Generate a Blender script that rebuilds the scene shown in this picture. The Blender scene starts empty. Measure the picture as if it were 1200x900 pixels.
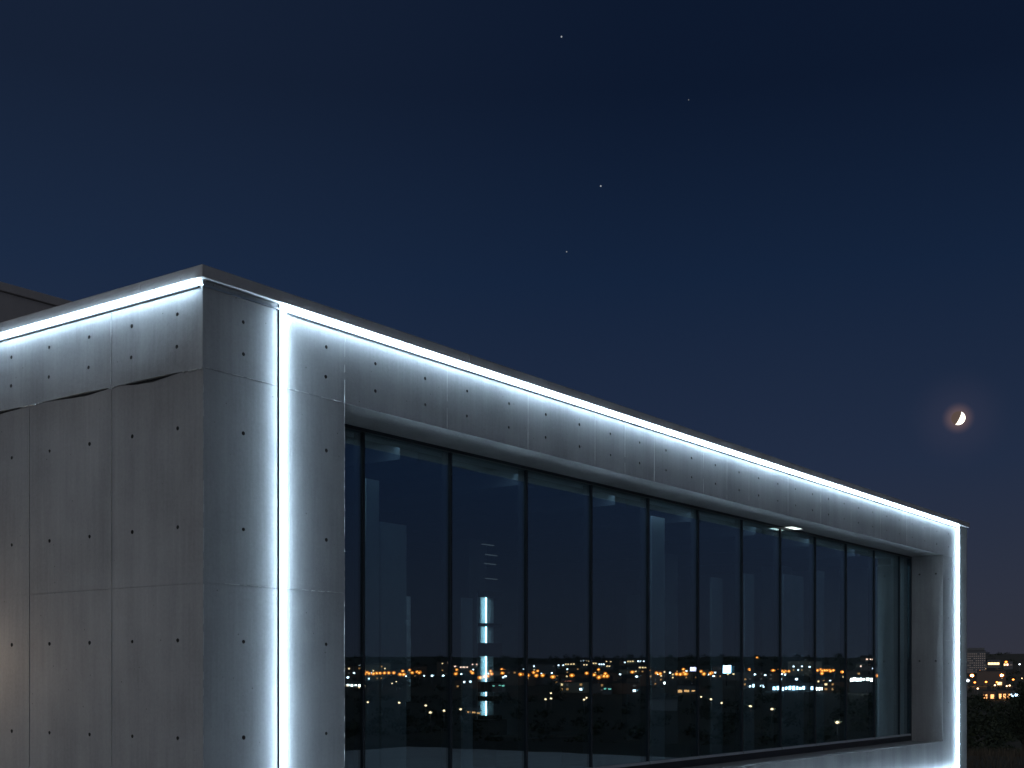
import bpy, bmesh, math, random
from mathutils import Vector, Matrix, noise

random.seed(7)
R = math.radians
sc = bpy.context.scene
COL = sc.collection
EYE = 2.6

# ------------------------------------------------------------------ helpers
def link(name, mesh, parent=None):
    o = bpy.data.objects.new(name, mesh)
    COL.objects.link(o)
    if parent is not None:
        o.parent = parent
    return o

def tag(o, label=None, cat=None, group=None, kind=None):
    if label: o['label'] = label
    if cat: o['category'] = cat
    if group: o['group'] = group
    if kind: o['kind'] = kind
    return o

def empty(name, loc, rz=0.0):
    o = bpy.data.objects.new(name, None)
    COL.objects.link(o)
    o.location = loc
    o.rotation_euler = (0, 0, rz)
    o.empty_display_size = 0.3
    return o

def bm_box(bm, x0, x1, y0, y1, z0, z1, mi=0):
    vs = [bm.verts.new(p) for p in ((x0,y0,z0),(x1,y0,z0),(x1,y1,z0),(x0,y1,z0),
                                    (x0,y0,z1),(x1,y0,z1),(x1,y1,z1),(x0,y1,z1))]
    for f in ((0,3,2,1),(4,5,6,7),(0,1,5,4),(1,2,6,5),(2,3,7,6),(3,0,4,7)):
        fc = bm.faces.new([vs[i] for i in f]); fc.material_index = mi

def bm_prism(bm, pts, fn, a0, a1, mi=0, smooth=False):
    """extrude a closed 2-D outline; fn(p, q, a) gives the 3-D point"""
    r0 = [bm.verts.new(fn(p, q, a0)) for p, q in pts]
    r1 = [bm.verts.new(fn(p, q, a1)) for p, q in pts]
    n = len(pts)
    for i in range(n):
        f = bm.faces.new((r0[i], r0[(i+1) % n], r1[(i+1) % n], r1[i]))
        f.material_index = mi; f.smooth = smooth
    bm.faces.new(r0[::-1]).material_index = mi
    bm.faces.new(r1).material_index = mi

def bm_cyl(bm, c, axis, r0, r1, h, n=14, mi=0):
    """cylinder or cone starting at c, along the unit axis"""
    a = Vector(axis).normalized()
    s = a.orthogonal().normalized(); t = a.cross(s)
    c = Vector(c)
    A = [bm.verts.new(c + (s*math.cos(k*2*math.pi/n) + t*math.sin(k*2*math.pi/n))*r0) for k in range(n)]
    B = [bm.verts.new(c + a*h + (s*math.cos(k*2*math.pi/n) + t*math.sin(k*2*math.pi/n))*r1) for k in range(n)]
    for k in range(n):
        f = bm.faces.new((A[k], A[(k+1) % n], B[(k+1) % n], B[k])); f.material_index = mi; f.smooth = True
    bm.faces.new(A[::-1]).material_index = mi
    bm.faces.new(B).material_index = mi

def finish(name, bm, mats, parent=None, recalc=True):
    if recalc:
        bmesh.ops.recalc_face_normals(bm, faces=bm.faces[:])
    me = bpy.data.meshes.new(name)
    bm.to_mesh(me); bm.free()
    if not isinstance(mats, (list, tuple)): mats = [mats]
    for m in mats: me.materials.append(m)
    return link(name, me, parent)

def cut(target, cutter_bm):
    """exact boolean difference, baked into the target's mesh"""
    cme = bpy.data.meshes.new('cutter')
    bmesh.ops.recalc_face_normals(cutter_bm, faces=cutter_bm.faces[:])
    cutter_bm.to_mesh(cme); cutter_bm.free()
    for m in target.data.materials: cme.materials.append(m)
    c = bpy.data.objects.new('cutter', cme); COL.objects.link(c)
    c.parent = target.parent
    md = target.modifiers.new('cut', 'BOOLEAN')
    md.operation = 'DIFFERENCE'; md.solver = 'EXACT'; md.use_self = True; md.object = c
    bpy.context.view_layer.update()
    dg = bpy.context.evaluated_depsgraph_get()
    me = bpy.data.meshes.new_from_object(target.evaluated_get(dg), preserve_all_data_layers=True, depsgraph=dg)
    target.modifiers.remove(md)
    old = target.data
    me.name = old.name + '_cut'
    target.data = me
    bpy.data.objects.remove(c); bpy.data.meshes.remove(cme)
    return target

def join_into(target, bm):
    bmesh.ops.recalc_face_normals(bm, faces=bm.faces[:])
    for f in bm.faces: f.material_index = 1
    me = bpy.data.meshes.new('tmp'); bm.to_mesh(me); bm.free()
    b = bmesh.new(); b.from_mesh(target.data); b.from_mesh(me); b.to_mesh(target.data); b.free()
    bpy.data.meshes.remove(me)

# ------------------------------------------------------------------ materials
class NT:
    def __init__(s, name):
        s.m = bpy.data.materials.new(name); s.m.use_nodes = True
        s.t = s.m.node_tree; s.t.nodes.clear()
        s.out = s.n('ShaderNodeOutputMaterial')
    def n(s, ty, **kw):
        nd = s.t.nodes.new(ty)
        for k, v in kw.items():
            if k in nd.inputs.keys(): nd.inputs[k].default_value = v
            else: setattr(nd, k, v)
        return nd
    def l(s, a, b): s.t.links.new(a, b)

def simple(name, col, rough=0.7, metal=0.0, spec=0.4):
    k = NT(name)
    b = k.n('ShaderNodeBsdfPrincipled')
    b.inputs['Roughness'].default_value = rough
    b.inputs['Metallic'].default_value = metal
    b.inputs['Specular IOR Level'].default_value = spec
    tc = k.n('ShaderNodeTexCoord')
    no = k.n('ShaderNodeTexNoise'); no.inputs['Scale'].default_value = 3.0; no.inputs['Detail'].default_value = 6
    k.l(tc.outputs['Object'], no.inputs['Vector'])
    mx = k.n('ShaderNodeMix'); mx.data_type = 'RGBA'
    mx.inputs['A'].default_value = (*[c*0.8 for c in col], 1); mx.inputs['B'].default_value = (*[min(1, c*1.2) for c in col], 1)
    k.l(no.outputs['Fac'], mx.inputs['Factor'])
    k.l(mx.outputs['Result'], b.inputs['Base Color'])
    k.l(b.outputs[0], k.out.inputs[0])
    return k.m

def emit(name, col, strength, sampling='AUTO'):
    k = NT(name)
    e = k.n('ShaderNodeEmission'); e.inputs['Color'].default_value = (*col, 1); e.inputs['Strength'].default_value = strength
    k.l(e.outputs[0], k.out.inputs[0])
    try: k.m.cycles.emission_sampling = sampling
    except Exception: pass
    return k.m

def concrete(name, lo, hi, streak=1.0, rough=0.72, bump=1.0, spec=0.35):
    k = NT(name)
    tc = k.n('ShaderNodeTexCoord')
    def nz(scale, vec, det=5.0, rg=0.55):
        mp = k.n('ShaderNodeMapping'); mp.inputs['Scale'].default_value = vec
        k.l(tc.outputs['Object'], mp.inputs['Vector'])
        t = k.n('ShaderNodeTexNoise'); t.inputs['Scale'].default_value = scale
        t.inputs['Detail'].default_value = det; t.inputs['Roughness'].default_value = rg
        k.l(mp.outputs[0], t.inputs['Vector']); return t.outputs['Fac']
    def ma(op, a, b):
        m = k.n('ShaderNodeMath'); m.operation = op
        for i, v in enumerate((a, b)):
            if isinstance(v, (int, float)): m.inputs[i].default_value = v
            else: k.l(v, m.inputs[i])
        return m.outputs[0]
    st = nz(9.0, (3.0, 3.0, 0.13), 6, 0.65)      # fine vertical streaks
    st2 = nz(2.2, (1.6, 1.6, 0.22), 4)           # broad water marks
    bl = nz(1.1, (1, 1, 1), 5)                   # clouds
    fi = nz(38.0, (1, 1, 1), 6, 0.7)             # grain
    s = ma('ADD', ma('MULTIPLY', st, 0.22*streak), ma('MULTIPLY', st2, 0.34))
    s = ma('ADD', s, ma('MULTIPLY', bl, 0.44))
    s = ma('ADD', s, ma('MULTIPLY', fi, 0.22))
    cr = k.n('ShaderNodeValToRGB')
    cr.color_ramp.elements[0].position = 0.46; cr.color_ramp.elements[0].color = (*lo, 1)
    cr.color_ramp.elements[1].position = 0.76; cr.color_ramp.elements[1].color = (*hi, 1)
    k.l(s, cr.inputs[0])
    # pinholes (bug holes)
    vo = k.n('ShaderNodeTexVoronoi'); vo.inputs['Scale'].default_value = 9.0
    k.l(tc.outputs['Object'], vo.inputs['Vector'])
    pin = k.n('ShaderNodeMapRange'); pin.inputs['From Min'].default_value = 0.02; pin.inputs['From Max'].default_value = 0.06
    k.l(vo.outputs['Distance'], pin.inputs['Value'])
    mx = k.n('ShaderNodeMix'); mx.data_type = 'RGBA'
    mx.inputs['A'].default_value = (*[c*0.45 for c in lo], 1)
    k.l(pin.outputs[0], mx.inputs['Factor']); k.l(cr.outputs[0], mx.inputs['B'])
    b = k.n('ShaderNodeBsdfPrincipled')
    b.inputs['Specular IOR Level'].default_value = spec
    k.l(mx.outputs['Result'], b.inputs['Base Color'])
    ro = ma('ADD', ma('MULTIPLY', st, 0.22), rough-0.12); k.l(ro, b.inputs['Roughness'])
    h = ma('ADD', ma('MULTIPLY', st, 0.45), ma('MULTIPLY', fi, 0.75))
    h = ma('ADD', h, ma('MULTIPLY', bl, 1.6))
    h = ma('ADD', h, ma('MULTIPLY', pin.outputs[0], 0.35))
    bp = k.n('ShaderNodeBump'); bp.inputs['Strength'].default_value = 0.35*bump; bp.inputs['Distance'].default_value = 0.006
    k.l(h, bp.inputs['Height']); k.l(bp.outputs[0], b.inputs['Normal'])
    k.l(b.outputs[0], k.out.inputs[0])
    return k.m

M = {}
M['conc'] = concrete('board_marked_concrete', (0.25, 0.252, 0.255), (0.42, 0.423, 0.425))
M['fin'] = concrete('cement_and_edge_light', (0.42, 0.42, 0.41), (0.58, 0.58, 0.57), bump=0.6)  # lighter cement tone; on the seams it paints in light caught by the edges
M['grout_shade'] = concrete('dark_grout_and_shade', (0.06, 0.06, 0.06), (0.13, 0.13, 0.128), bump=0.6)  # grout tone in tie holes; under the ledge it is painted-in shade
M['coping'] = concrete('coping_concrete', (0.40, 0.39, 0.39), (0.54, 0.53, 0.53), streak=0.4, bump=0.6)
M['wing'] = concrete('wing_render', (0.44, 0.41, 0.395), (0.56, 0.53, 0.51), streak=0.3, bump=0.5)
M['alu'] = simple('anodised_aluminium', (0.45, 0.46, 0.48), 0.35, 1.0)
M['lip'] = simple('dark_profile_lip', (0.05, 0.052, 0.058), 0.5, 0.6)
M['led'] = emit('led_diffuser', (0.58, 0.80, 1.0), 50.0)
M['frame'] = simple('dark_anodised_frame', (0.026, 0.038, 0.050), 0.4, 0.3)
M['bead'] = simple('glazing_bead', (0.55, 0.60, 0.63), 0.45, 0.0)
M['inner_dark'] = simple('interior_dark_plaster', (0.05, 0.062, 0.075), 0.8)
M['inner_mid'] = simple('interior_grey_plaster', (0.16, 0.19, 0.21), 0.75)
M['inner_floor'] = simple('interior_dark_floor', (0.035, 0.04, 0.045), 0.35)
M['pale'] = simple('pale_satin_panel', (0.66, 0.73, 0.75), 0.5)
M['scrim'] = simple('grey_blue_fabric', (0.36, 0.44, 0.47), 0.8)
M['room_fill'] = emit('dim_room_fill', (0.58, 0.84, 1.0), 11.0)
M['slat'] = emit('dim_blade_lamp', (0.75, 0.9, 1.0), 0.08)
M['tube'] = emit('interior_tube', (0.50, 0.88, 1.0), 9.0)
M['spot'] = emit('soffit_lamp', (0.86, 1.0, 0.95), 1.8)
M['warm'] = emit('warm_wall_lamp', (1.0, 0.76, 0.55), 190.0)
M['black'] = simple('black_metal', (0.02, 0.02, 0.022), 0.5, 0.5)

def glass():
    k = NT('coated_window_glass')
    geo = k.n('ShaderNodeNewGeometry')
    dot = k.n('ShaderNodeVectorMath'); dot.operation = 'DOT_PRODUCT'
    k.l(geo.outputs['Normal'], dot.inputs[0]); k.l(geo.outputs['Incoming'], dot.inputs[1])
    def ma(op, a, b=None):
        m = k.n('ShaderNodeMath'); m.operation = op
        for i, v in enumerate((a, b)):
            if v is None: continue
            if isinstance(v, (int, float)): m.inputs[i].default_value = v
            else: k.l(v, m.inputs[i])
        return m.outputs[0]
    c = ma('ABSOLUTE', dot.outputs['Value'])
    p = ma('POWER', ma('SUBTRACT', 1.0, c), 4.0)
    f = ma('ADD', ma('MULTIPLY', p, 0.74), 0.26)
    tr = k.n('ShaderNodeBsdfTransparent'); tr.inputs['Color'].default_value = (0.84, 0.92, 0.95, 1)
    gl = k.n('ShaderNodeBsdfGlossy'); gl.inputs['Color'].default_value = (0.74, 0.93, 1.0, 1); gl.inputs['Roughness'].default_value = 0.0
    mx = k.n('ShaderNodeMixShader')
    tc = k.n('ShaderNodeTexCoord'); no = k.n('ShaderNodeTexNoise'); no.inputs['Scale'].default_value = 0.9; no.inputs['Detail'].default_value = 1.0
    k.l(tc.outputs['Object'], no.inputs['Vector'])
    bp = k.n('ShaderNodeBump'); bp.inputs['Strength'].default_value = 1.0; bp.inputs['Distance'].default_value = 0.001
    k.l(no.outputs['Fac'], bp.inputs['Height']); k.l(bp.outputs[0], gl.inputs['Normal'])
    k.l(f, mx.inputs[0]); k.l(tr.outputs[0], mx.inputs[1]); k.l(gl.outputs[0], mx.inputs[2])
    k.l(mx.outputs[0], k.out.inputs[0])
    return k.m
M['glass'] = glass()

# ------------------------------------------------------------------ main building
# local axes of the building: x along the window front, y into the building, z up (metres)
B = empty('concrete_building', (-2.1007, 8.6, 0.0), R(54.04))
tag(B, 'concrete building outlined in white light strips with one long dark window', 'building')
def zz(z): return z + EYE
LEN, DEEP = 17.54, 12.0
TOP = zz(2.712)
OP0, OP1, OPZ0, OPZ1 = 1.388, 16.15, zz(-1.078), zz(2.116)
S1, S2 = zz(2.114), zz(0.650)          # horizontal pour joints

# walls: one L-shaped shell
bm = bmesh.new()
outline = [(0,0),(LEN,0),(LEN,DEEP),(LEN-0.4,DEEP),(LEN-0.4,0.9),(0.4,0.9),(0.4,DEEP),(0,DEEP)]
bm_prism(bm, outline, lambda p, q, a: (p, q, a), -0.6, TOP)
wall = finish('wall', bm, [M['conc'], M['fin'], M['grout_shade']], B)
holes_front = []
xs_front = [1.740, 2.350, 2.916, 3.530, 4.118, 4.707, 5.285, 5.873, 6.445, 7.034, 7.623, 8.247, 8.804, 9.370, 9.923, 10.494, 11.055, 11.635, 12.20, 12.78, 13.387, 13.947, 14.56, 15.196, 15.827]
for x in xs_front:
    holes_front += [(x, 2.490), (x, 2.274)]
for x in (0.362, 1.185, 16.47, 17.25):
    holes_front += [(x, 2.505), (x, 2.28), (x, 1.723), (x, 1.048), (x, 0.258), (x, -0.416)]
xs_left = [0.264 + 0.4975*k for k in range(22)]
holes_left_band = [(y, z) for y in xs_left for z in (2.519, 2.294)]
holes_left = [(y, z) for y in xs_left for z in (1.731, 1.047, 0.263, -0.414)]
def front_holes(bm, depth=0.030):
    for x, z in holes_front:
        r = random.uniform(0.0122, 0.0150)
        bm_cyl(bm, (x + random.uniform(-.004, .004), -0.05, zz(z)), (0, 1, 0), r*1.1, r, 0.05 + depth, 12, 2)
def left_holes(bm, pts, depth=0.030):
    for y, z in pts:
        r = random.uniform(0.0122, 0.0150)
        bm_cyl(bm, (-0.06, y, zz(z)), (1, 0, 0), r*1.1, r, 0.06 + depth, 12, 2)
cb = bmesh.new()
bm_box(cb, OP0, OP1, -0.3, 1.3, OPZ0, OPZ1)
front_holes(cb)
random.seed(11); left_holes(cb, holes_left_band); left_holes(cb, holes_left)
# tie holes in the right-hand reveal
for y, z in ((0.12, 1.80), (0.40, 1.80), (0.12, 0.3), (0.40, 0.3)):
    bm_cyl(cb, (OP1-0.05, y, zz(z)), (1, 0, 0), 0.018, 0.017, 0.08, 12, 2)
cut(wall, cb)
# horizontal pour joints: shallow grooves, and dark pockets shaped and coloured as the shadow under the side wall's ledge
cb = bmesh.new()
def ledge_shade(y0, y1, dep, skew):
    n = 18; pts = [(y1, S1+0.02), (y0, S1+0.02)]
    for k in range(1, n):
        s = k/n
        f = math.sin(math.pi*s**skew)**1.5
        pts.append((y0+(y1-y0)*s, S1+0.004-dep*f*(0.9+0.25*noise.noise(Vector((s*7, y0, 0))))))
    bm_prism(cb, pts, lambda p, q, a: (a, p, q), -0.1, 0.022, 2)
for v_ in ((0.14, 0.93, 0.032, 1.2), (0.96, 1.90, 0.028, 0.72), (1.93, 2.95, 0.028, 0.9), (3.3, 4.4, .04, 1.1)): ledge_shade(*v_)
cut(wall, cb)
cb = bmesh.new()
g = 0.0035
for x0, x1 in ((0.004, OP0-0.004), (OP1+0.004, LEN-0.004)):
    for z in (S1, S2, zz(-1.085)):
        bm_box(cb, x0, x1, -0.05, 0.006, z-g, z+g)
bm_box(cb, -0.05, 0.003, 0.004, DEEP-0.004, S2-0.0018, S2+0.0018)
for y in (0.995, 2.018, 3.04, 4.06, 5.08):
    bm_box(cb, -0.05, 0.005, y-g, y+g, 0.0, S1-0.02)
cut(wall, cb)
for p in wall.data.polygons: p.use_smooth = False

# raised cement fins along the vertical formwork joints (pale colour stands in for light caught on the seams)
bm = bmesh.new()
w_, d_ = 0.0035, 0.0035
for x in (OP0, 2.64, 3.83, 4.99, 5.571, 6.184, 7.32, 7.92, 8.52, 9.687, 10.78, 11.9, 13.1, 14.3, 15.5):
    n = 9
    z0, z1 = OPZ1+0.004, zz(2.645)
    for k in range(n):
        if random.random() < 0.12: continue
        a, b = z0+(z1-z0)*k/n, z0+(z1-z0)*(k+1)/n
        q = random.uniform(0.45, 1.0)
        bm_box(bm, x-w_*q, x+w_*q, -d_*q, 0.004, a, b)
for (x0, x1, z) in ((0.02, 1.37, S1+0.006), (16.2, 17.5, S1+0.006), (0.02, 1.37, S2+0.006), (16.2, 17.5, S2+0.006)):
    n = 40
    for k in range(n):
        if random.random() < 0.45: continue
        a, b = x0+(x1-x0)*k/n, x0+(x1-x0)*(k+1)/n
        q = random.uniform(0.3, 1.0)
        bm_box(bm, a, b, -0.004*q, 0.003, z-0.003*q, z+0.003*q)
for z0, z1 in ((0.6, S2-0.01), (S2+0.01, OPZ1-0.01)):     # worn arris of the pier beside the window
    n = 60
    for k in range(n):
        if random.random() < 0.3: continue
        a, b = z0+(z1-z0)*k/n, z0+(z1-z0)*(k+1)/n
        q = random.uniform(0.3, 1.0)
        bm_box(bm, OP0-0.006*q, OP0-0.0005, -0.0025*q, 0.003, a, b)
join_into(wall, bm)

# upper pour on the side wall: bulges out over the joint and leaves a broken ledge
def bulge(y, z):
    f = max(0.0, min(1.0, (zz(2.50)-z)/0.39)); f = f*f*(3-2*f)
    def lens(a, b, h):
        if a < y < b:
            s = (y-a)/(b-a); return h*(math.sin(math.pi*s)**0.8)
        return 0.0
    d = lens(0.16, 0.98, 0.015) + lens(1.02, 1.85, 0.014) + lens(2.10, 3.3, 0.013) + lens(3.4, 4.6, .013) + lens(4.7, 6.1, .013)
    d += 0.0025*noise.noise(Vector((y*9, z*9, 1.3)))
    return 0.0035 + max(0.0, d*f)
bm = bmesh.new()
ny, nzv = 260, 16
YB = 6.4
rows = []
for j in range(nzv+1):
    row = []
    for i in range(ny+1):
        y = 0.0005 + YB*i/ny
        zb = S1 + 0.004*noise.noise(Vector((y*14, 3.1, 0))) + 0.004*noise.noise(Vector((y*40, 7.1, 0)))
        z = zb + (TOP-0.001-zb)*(j/nzv)
        row.append(bm.verts.new((-bulge(y, z), y, z)))
    rows.append(row)
back = [[bm.verts.new((0.06, v.co.y, v.co.z)) for v in row] for row in rows]
for j in range(nzv):
    for i in range(ny):
        f = bm.faces.new((rows[j][i], rows[j][i+1], rows[j+1][i+1], rows[j+1][i]))
        bm.faces.new((back[j][i], back[j+1][i], back[j+1][i+1], back[j][i+1]))
for i in range(ny):
    bm.faces.new((rows[0][i], back[0][i], back[0][i+1], rows[0][i+1]))
    bm.faces.new((rows[-1][i], rows[-1][i+1], back[-1][i+1], back[-1][i]))
for j in range(nzv):
    bm.faces.new((rows[j][0], rows[j+1][0], back[j+1][0], back[j][0]))
    bm.faces.new((rows[j][-1], back[j][-1], back[j+1][-1], rows[j+1][-1]))
band = finish('upper_pour', bm, [M['conc'], M['fin'], M['grout_shade']], B)
cb = bmesh.new()
random.seed(11)
for y, z in holes_left_band:
    r = random.uniform(0.0122, 0.0150)
    if y < 6.3:
        bm_cyl(cb, (-0.09, y, zz(z)), (1, 0, 0), r*1.1, r, 0.09+0.029, 12, 2)
bm_box(cb, -0.09, 0.0005, 0.995-0.003, 0.995+0.003, S1-0.05, TOP+0.05)
cut(band, cb)
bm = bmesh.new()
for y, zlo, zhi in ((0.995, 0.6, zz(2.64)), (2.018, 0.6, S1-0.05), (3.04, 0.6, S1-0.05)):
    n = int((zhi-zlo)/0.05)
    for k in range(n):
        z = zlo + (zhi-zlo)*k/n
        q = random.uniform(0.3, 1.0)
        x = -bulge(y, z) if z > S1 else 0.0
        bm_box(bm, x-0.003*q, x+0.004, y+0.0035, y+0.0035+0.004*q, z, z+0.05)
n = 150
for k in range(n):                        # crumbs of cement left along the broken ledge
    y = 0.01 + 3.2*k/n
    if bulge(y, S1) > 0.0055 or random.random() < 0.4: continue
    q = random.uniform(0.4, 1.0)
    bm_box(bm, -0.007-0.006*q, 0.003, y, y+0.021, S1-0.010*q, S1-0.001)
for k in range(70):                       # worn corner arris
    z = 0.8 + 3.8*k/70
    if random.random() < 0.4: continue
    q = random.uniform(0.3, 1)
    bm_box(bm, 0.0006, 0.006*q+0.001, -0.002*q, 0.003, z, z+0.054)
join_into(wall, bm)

# coping, roof, back wall
bm = bmesh.new()
for k in range(6):
    x0 = -0.040 + (LEN+0.08)*k/6
    bm_box(bm, x0 + (0.0015 if k else 0), x0 + (LEN+0.08)/6 - (0.0015 if k < 5 else 0), -0.040, 0.62, zz(2.716), zz(2.800) + random.uniform(-.0012, .0012))
bm_box(bm, -0.040, 0.46, 0.622, DEEP+0.04, zz(2.716), zz(2.800))
bm_box(bm, LEN-0.46, LEN+0.04, 0.622, DEEP+0.04, zz(2.716), zz(2.800))
bmesh.ops.bevel(bm, geom=bm.edges[:], offset=0.004, segments=2, affect='EDGES', profile=0.5)
finish('coping', bm, M['coping'], B)
bm = bmesh.new()
bm_box(bm, 0.401, LEN-0.401, 0.901, DEEP-0.3, zz(2.30), zz(2.55))
finish('roof', bm, M['coping'], B)
bm = bmesh.new(); bm_box(bm, 0.401, LEN-0.401, DEEP-0.298, DEEP-0.002, -0.6, TOP-0.004); finish('back_wall', bm, M['conc'], B)
# interior
bm = bmesh.new(); bm_box(bm, 0.402, LEN-0.402, 0.902, DEEP-0.31, zz(-1.30), zz(-1.07)); finish('interior_floor', bm, M['inner_floor'], B)
bm = bmesh.new()
bm_box(bm, 0.402, LEN-0.402, 0.902, DEEP-0.31, zz(2.20), zz(2.296))
for k in range(9):
    bm_box(bm, 1.2+1.9*k, 1.45+1.9*k, 0.93, 7.4, zz(2.02), zz(2.198))
finish('interior_ceiling', bm, M['inner_dark'], B)
bm = bmesh.new(); bm_box(bm, 0.402, LEN-0.402, 7.5, 7.7, zz(-1.068), zz(2.198)); finish('inner_wall', bm, M['inner_mid'], B)
for x, y in ((3.1, 3.4), (8.6, 4.4), (12.2, 3.2), (15.4, 2.6)):
    bm = bmesh.new(); bm_box(bm, x, x+0.42, y, y+0.42, zz(-1.066), zz(2.015))
    bmesh.ops.bevel(bm, geom=bm.edges[:], offset=0.01, segments=1, affect='EDGES')
    finish('column', bm, M['inner_mid'], B)
for x0, x1, y, z1 in ((2.2, 4.1, 5.6, 1.35), (9.4, 10.9, 5.2, 1.5), (13.0, 14.4, 4.4, 1.45)):
    bm = bmesh.new(); bm_box(bm, x0, x1, y, y+0.1, zz(-1.066), zz(z1)); finish('partition', bm, M['inner_mid'], B)

# added fill light, unseen behind the window head, to brighten the room
bm = bmesh.new(); bm_box(bm, 1.6, 16.0, 0.925, 0.985, zz(2.150), zz(2.196)); pl = finish('hidden_fill_light', bm, M['frame'], B)
bm = bmesh.new(); bm_box(bm, 1.62, 15.98, 0.935, 0.975, zz(2.143), zz(2.1485)); finish('diffuser', bm, M['room_fill'], pl)
# ---- window
e0, e1 = 0.535, 0.66
eg = 0.575
bm = bmesh.new()
bm_box(bm, OP0+0.002, OP1-0.002, e0, e1, OPZ1-0.030, OPZ1-0.002)
bm_box(bm, OP0+0.002, OP1-0.002, e0, e1, OPZ0+0.002, OPZ0+0.085)
bm_box(bm, OP0+0.002, OP0+0.04, e0, e1, OPZ0+0.086, OPZ1-0.031)
bm_box(bm, OP1-0.03, OP1-0.002, e0, e1, OPZ0+0.086, OPZ1-0.031)
win = finish('window', bm, M['frame'], B)
bounds = [2.207, 3.390, 4.600, 5.808, 7.037, 8.270, 9.500, 10.718, 11.95, 13.167, 14.39, 15.60]
bm = bmesh.new(); bm_box(bm, -0.015, 0.015, e0+0.018, e1, OPZ0+0.087, OPZ1-0.032)
bmesh.ops.bevel(bm, geom=bm.edges[:], offset=0.003, segments=1, affect='EDGES')
mul = None
for x in bounds:
    if mul is None:
        mul = finish('mullion', bm, M['frame'], win); mul.location = (x, 0, 0)
    else:
        o = mul.copy(); COL.objects.link(o); o.location = (x, 0, 0)
ed = [OP0+0.04] + bounds + [OP1-0.03]
for i in range(len(ed)-1):
    a, b = ed[i] + (0.0145 if i else 0.001), ed[i+1] - (0.0145 if i < len(ed)-2 else 0.001)
    bm = bmesh.new()
    hw = (b-a)/2
    bm_box(bm, -hw, hw, -0.006, 0.006, OPZ0+0.088, OPZ1-0.033)
    p = finish('pane', bm, M['glass'], win)
    p.location = ((a+b)/2, eg, 0)
    p.rotation_euler = (0, 0, R(random.uniform(-0.06, 0.06)))
    bm = bmesh.new()
    bm_box(bm, a, b, e0+0.004, eg-0.010, OPZ0+0.087, OPZ0+0.118)
    finish('glazing_bead', bm, M['bead'], win)

# ---- light strips: dark lip + proud translucent bar
def strip_profile(w, p):
    return [(0, 0), (0, p*0.55), (w*0.12, p*0.85), (w*0.3, p), (w*0.7, p), (w*0.88, p*0.85), (w, p*0.55), (w, 0)]
LIPW, LIPP, BARW, BARP = 0.012, 0.011, 0.028, 0.044
def light_strip(fn, a0, a1, lip_at, bar_at, label, plain=None):
    """fn(p, q, a): p across the strip, q out of the wall, a along it"""
    bm = bmesh.new()
    bm_prism(bm, [(lip_at, -0.002), (lip_at, LIPP), (lip_at+LIPW, LIPP), (lip_at+LIPW, -0.002)], fn, a0, a1)
    if plain:
        bm_prism(bm, [(lip_at, -0.002), (lip_at, LIPP), (lip_at+LIPW, LIPP), (lip_at+LIPW, -0.002)], fn, plain[0], plain[1])
    s = finish('light_strip', bm, M['lip'], B)
    s['label'] = label
    bm = bmesh.new()
    bm_prism(bm, [(bar_at+p, q) for p, q in strip_profile(BARW, BARP)], fn, a0+0.002, a1-0.002)
    finish('diffuser', bm, M['led'], s)
    return s
ZL = zz(2.656)
XL, XR, ZB = 0.694, 16.905, zz(-1.560)
light_strip(lambda p, q, a: (a, -q, ZL+0.006+p), XL+0.050, XR+0.05, 0, LIPW+0.002, 'long bright strip under the front coping')
light_strip(lambda p, q, a: (-q-0.004, a, ZL+0.012+p), 0.03, DEEP-0.3, 0, LIPW+0.002, 'bright strip under the side coping')
light_strip(lambda p, q, a: (XL+p, -q, a), 0.5, ZL+0.052, 0, LIPW+0.004, 'upright bright strip near the building corner')
light_strip(lambda p, q, a: (XR+p, -q, a), ZB-0.05, ZL-0.006, 0, LIPW+0.004, 'upright bright strip at the far end of the front')
light_strip(lambda p, q, a: (a, -q, ZB-p), XL+0.065, XR-0.004, 0, LIPW+0.002, 'bright strip along the foot of the front')
# unlit run of slim profile between corner and first lit strip
bm = bmesh.new()
bm_box(bm, -0.012, XL-0.004, -0.016, -0.001, ZL+0.012, ZL+0.022)
finish('bare_profile', bm, M['alu'], B)

# soffit downlight
bm = bmesh.new()
bm_box(bm, 10.74, 11.10, 0.385, 0.525, OPZ1-0.012, OPZ1-0.001)
dl = finish('soffit_light', bm, M['alu'], B)
bm = bmesh.new(); bm_box(bm, 10.755, 11.085, 0.40, 0.51, OPZ1-0.0145, OPZ1-0.0125); finish('lens', bm, M['spot'], dl)

# ---- things inside
def P(x, y, z):
    return B.matrix_world @ Vector((x, y, zz(z)))
bpy.context.view_layer.update()
t = empty('light_column', P(6.56, 2.52, -1.068), R(54.04))
tag(t, 'glowing cyan light column with dark bands behind the second full window pane', 'light column')
def cb_(name, x0, x1, y0, y1, z0, z1, m):
    bm = bmesh.new(); bm_box(bm, x0, x1, y0, y1, z0+1.068, z1+1.068)
    return finish(name, bm, m, t)
cb_('plinth', -0.16, 0.22, -0.12, 0.16, -1.066, -0.50, M['black'])
cb_('backing', -0.10, 0.20, 0.07, 0.10, -0.497, 1.04, M['pale'])
cb_('side_panel', -0.104, -0.092, 0.045, 0.068, -0.495, 1.04, M['pale'])
segs = [(-0.45, -0.275), (-0.215, -0.165), (-0.04, 0.27), (0.43, 0.63), (0.67, 0.985)]
for a, b in segs:
    bm = bmesh.new(); bm_cyl(bm, (0.0, 0.035, a+1.068), (0, 0, 1), 0.009, 0.009, b-a, 12)
    finish('light_tube', bm, M['tube'], t)
prev = -0.496
for a, b in segs + [(1.06, 1.06)]:
    if a-prev > 0.01:
        cb_('band', -0.12, 0.215, -0.05, 0.069, prev+0.001, a-0.001, M['black'])
    prev = b
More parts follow.
